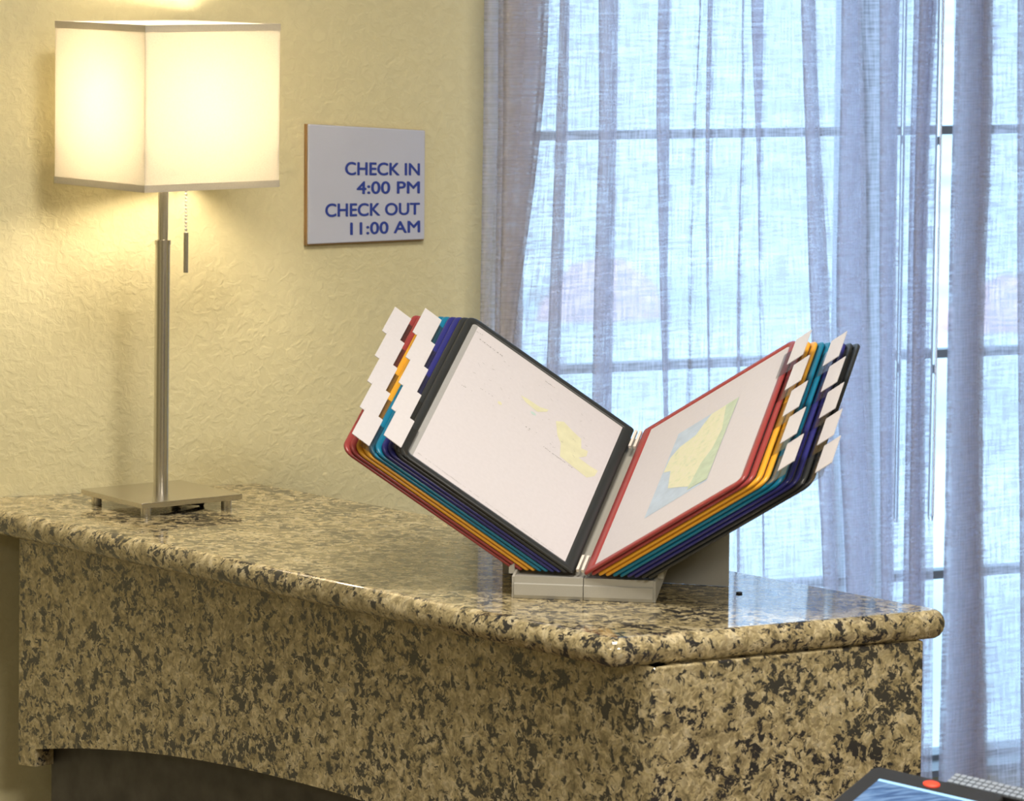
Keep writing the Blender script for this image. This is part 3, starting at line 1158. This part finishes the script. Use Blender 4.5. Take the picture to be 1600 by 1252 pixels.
# printed matter on the two open sheets
big = [(0.0961, 0.2331), (0.0865, 0.2416), (0.0717, 0.236), (0.0576, 0.2326), (0.0528, 0.2166), (0.0438, 0.22), (0.0426, 0.2092), (0.0512, 0.1974), (0.0348, 0.1965), (0.0222, 0.1977), (0.0234, 0.1847), (0.0319, 0.173), (0.0526, 0.1753), (0.0732, 0.1776), (0.0793, 0.201), (0.0872, 0.2107)]
small = [(0.1501, 0.2354), (0.1396, 0.2373), (0.1217, 0.238), (0.1104, 0.2439), (0.1116, 0.238), (0.1223, 0.2267), (0.1412, 0.2295)]
flat_poly(-1, big, 0.00085, 'printed_area', M['map_pale'], front[-1])
flat_poly(-1, small, 0.00085, 'printed_area', M['map_pale'], front[-1])
for ca, cb, ra, rb, mt in ((0.1259, 0.219, 0.004, 0.0025, M['map_teal']), (0.1694, 0.1966, 0.003, 0.003, M['map_pale'])):
    flat_poly(-1, [(ca + ra * math.cos(t * math.pi / 6), cb + rb * math.sin(t * math.pi / 6)) for t in range(12)], 0.00085, 'printed_area', mt, front[-1])
# faint unreadable print: thin dashes along the rows, and scattered specks
mb = MB()
rnd = random.Random(5)


def dash(a, b, l, h=0.0008, slope=0.0):
    mb.add([(-a, b, 0.0009), (-(a - l), b + slope * l, 0.0009), (-(a - l), b + slope * l + h, 0.0009), (-a, b + h, 0.0009)], [(3, 2, 1, 0)])


def row(a, b, a2, b2, h, fill):
    n = int(abs(a - a2) / 0.0022)
    for i in range(n):
        if rnd.random() < fill:
            t = i / n
            dash(a + (a2 - a) * t, b + (b2 - b) * t + rnd.uniform(-0.0003, 0.0003), rnd.uniform(0.0008, 0.0018), h)


row(0.2276, 0.2825, 0.1916, 0.2807, 0.0012, 0.75)
row(0.2355, 0.2923, 0.2254, 0.2944, 0.0006, 0.8)
row(0.1295, 0.2898, 0.1141, 0.2892, 0.0008, 0.8)
row(0.1348, 0.1864, 0.1181, 0.1874, 0.0013, 0.7)
row(0.097, 0.1737, 0.0526, 0.1722, 0.0008, 0.8)
row(0.2267, 0.1811, 0.2057, 0.1838, 0.0008, 0.6)
row(0.1994, 0.1981, 0.1779, 0.1997, 0.0006, 0.5)
row(0.2324, 0.0195, 0.0289, 0.0126, 0.0005, 0.7)
for i in range(46):
    a = rnd.uniform(0.05, 0.23)
    b = 0.18 + rnd.random() * 0.10
    dash(a, b, rnd.uniform(0.001, 0.004), rnd.uniform(0.0002, 0.0004), rnd.uniform(-1.2, 1.2))
me = bpy.data.meshes.new('faint_print')
me.from_pydata(mb.v, [], mb.f)
me.materials.append(M['ink_grey'])
child('faint_print', me, front[-1])['kind'] = 'stuff'
# right sheet: rectangular colour map
flat_poly(1, [(0.1790, 0.2430), (0.1775, 0.0605), (0.0798, 0.0565), (0.0800, 0.2412)], 0.00085, 'map_print', M['map_sea'], front[1])
land = [(0.1785, 0.2425), (0.1346, 0.241), (0.1268, 0.2265), (0.1184, 0.2066), (0.0945, 0.1996), (0.0836, 0.1848), (0.0815, 0.1536), (0.0951, 0.1464), (0.1041, 0.1019), (0.1281, 0.0857), (0.1551, 0.0658), (0.1770, 0.0640)]
flat_poly(1, land, 0.00100, 'map_land', M['map_land'], front[1])
flat_poly(1, [(0.1785, 0.2421), (0.1580, 0.2418), (0.1690, 0.179), (0.1640, 0.140), (0.1528, 0.1174), (0.1450, 0.0658), (0.1768, 0.0643)], 0.00115, 'map_green', M['map_green'], front[1])

# cream clips holding the panels at the foot and head of the spine
for t, ln in ((0.004, 0.030), (0.272, 0.036)):
    for k in range(2):
        c = S1.lerp(S2, 0.35 + 0.45 * k) + SB * t + Vector((0, 0, 0.0005))
        d = SB * ln
        u_ = SB.cross(HB).normalized()
        if u_.z < 0:
            u_ = -u_
        w_ = HB * 0.0016
        mb = MB()
        mb.hexa([c - w_, c + w_, c + w_ + d, c - w_ + d, c - w_ + u_ * 0.004, c + w_ + u_ * 0.004, c + w_ + d + u_ * 0.004, c - w_ + d + u_ * 0.004])
        mb.build('spine_clip', M['cream_clip'], stand)

# ------------------------------------------------------------------ small ring stopper on the counter
rc = Vector((0.2782, 4.5673, ZT))
mb = MB()
loops = []
for i in range(14):
    t = 2 * math.pi * i / 14
    cdir = Vector((math.cos(t), math.sin(t), 0))
    loops.append([rc + cdir * (0.0030 + 0.0011 * math.cos(2 * math.pi * j / 8)) + Vector((0, 0, 0.0011 + 0.0011 * math.sin(2 * math.pi * j / 8))) for j in range(8)])
mb.loft(loops, closed=True)
ro = mb.build('small_ring', M['black'], origin=rc, smooth=True)
tag(ro, 'tiny black ring lying on the granite right of the display stand', 'ring')

# ------------------------------------------------------------------ screen terminal in the lower right foreground
TA_ = Vector((0.7918, -0.6084, -0.0544)).normalized()
TB_ = Vector((-0.5967, -0.7514, -0.2815)).normalized()
TN_ = TB_.cross(TA_).normalized()
if TN_.z < 0:
    TN_ = -TN_
T0 = Vector((0.3964, 4.07, 0.9736))
DW, DH = 0.1609, 0.24
foot_c = T0 + TA_ * DW * 0.5 + TB_ * DH * 0.5
term = empty('screen_terminal', (foot_c.x, foot_c.y, 0.0))
tag(term, 'black bezelled touch screen with a red button in the bottom right corner', 'terminal')


def tp(a, b, c):
    return T0 + TA_ * a + TB_ * b + TN_ * c


mb = MB()
loops = []
for c, off in ((-0.016, 0.003), (-0.013, 0.0), (-0.0015, 0.0), (0.0, 0.0016)):
    loops.append([tp(a, b, c) for a, b, _ in rrect(DW, DH, off, 0, 0.010, 0.010)])
mb.loft(loops)
mb.build('body', M['bezel'], term, smooth=True)
sc_o = MB().hexa([tp(a, b, c) for c in (0.0001, 0.0006) for a, b in ((0.021, 0.0255), (0.143, 0.0255), (0.143, 0.215), (0.021, 0.215))]).build('screen', M['screen'], term)
MB().hexa([tp(a, b, c) for c in (0.0006, 0.0009) for a, b in ((0.021, 0.0255), (0.143, 0.0255), (0.143, 0.0295), (0.021, 0.0295))]).build('screen_bar', M['screen_bar'], term)
mb = MB()
mb.loft([[tp(0.0775 + r * 1.15 * math.cos(2 * math.pi * k / 20), 0.0125 + r * 0.75 * math.sin(2 * math.pi * k / 20), c) for k in range(20)] for r, c in ((0.0086, 0.0), (0.0086, 0.0012), (0.0070, 0.0020))])
mb.build('red_button', M['button'], term, smooth=True)
# pale key strip behind the top edge
kb = MB().hexa([tp(a, b, c) for c in (-0.010, -0.004) for a, b in ((0.085, -0.0235), (0.27, -0.0235), (0.27, -0.002), (0.085, -0.002))]).build('keyboard', M['bezel'], term)
for r in range(3):
    for k in range(24):
        a0, b0 = 0.0865 + 0.0076 * k, -0.0230 + 0.0070 * r
        MB().hexa([tp(a, b, c) for c in (-0.004, -0.0018) for a, b in ((a0, b0), (a0 + 0.0060, b0), (a0 + 0.0060, b0 + 0.0054), (a0, b0 + 0.0054))]).build('key', M['key_white'], kb)
# pedestal
mb = MB()
mb.tube([Vector((foot_c.x, foot_c.y, 0.012)), foot_c - TN_ * 0.013], 0.018, 20)
mb.build('pedestal_pole', M['bezel'], term, smooth=True)
mb = MB()
mb.tube([Vector((foot_c.x, foot_c.y, 0.0)), Vector((foot_c.x, foot_c.y, 0.012))], 0.14, 36)
mb.build('pedestal_foot', M['bezel'], term, smooth=True)
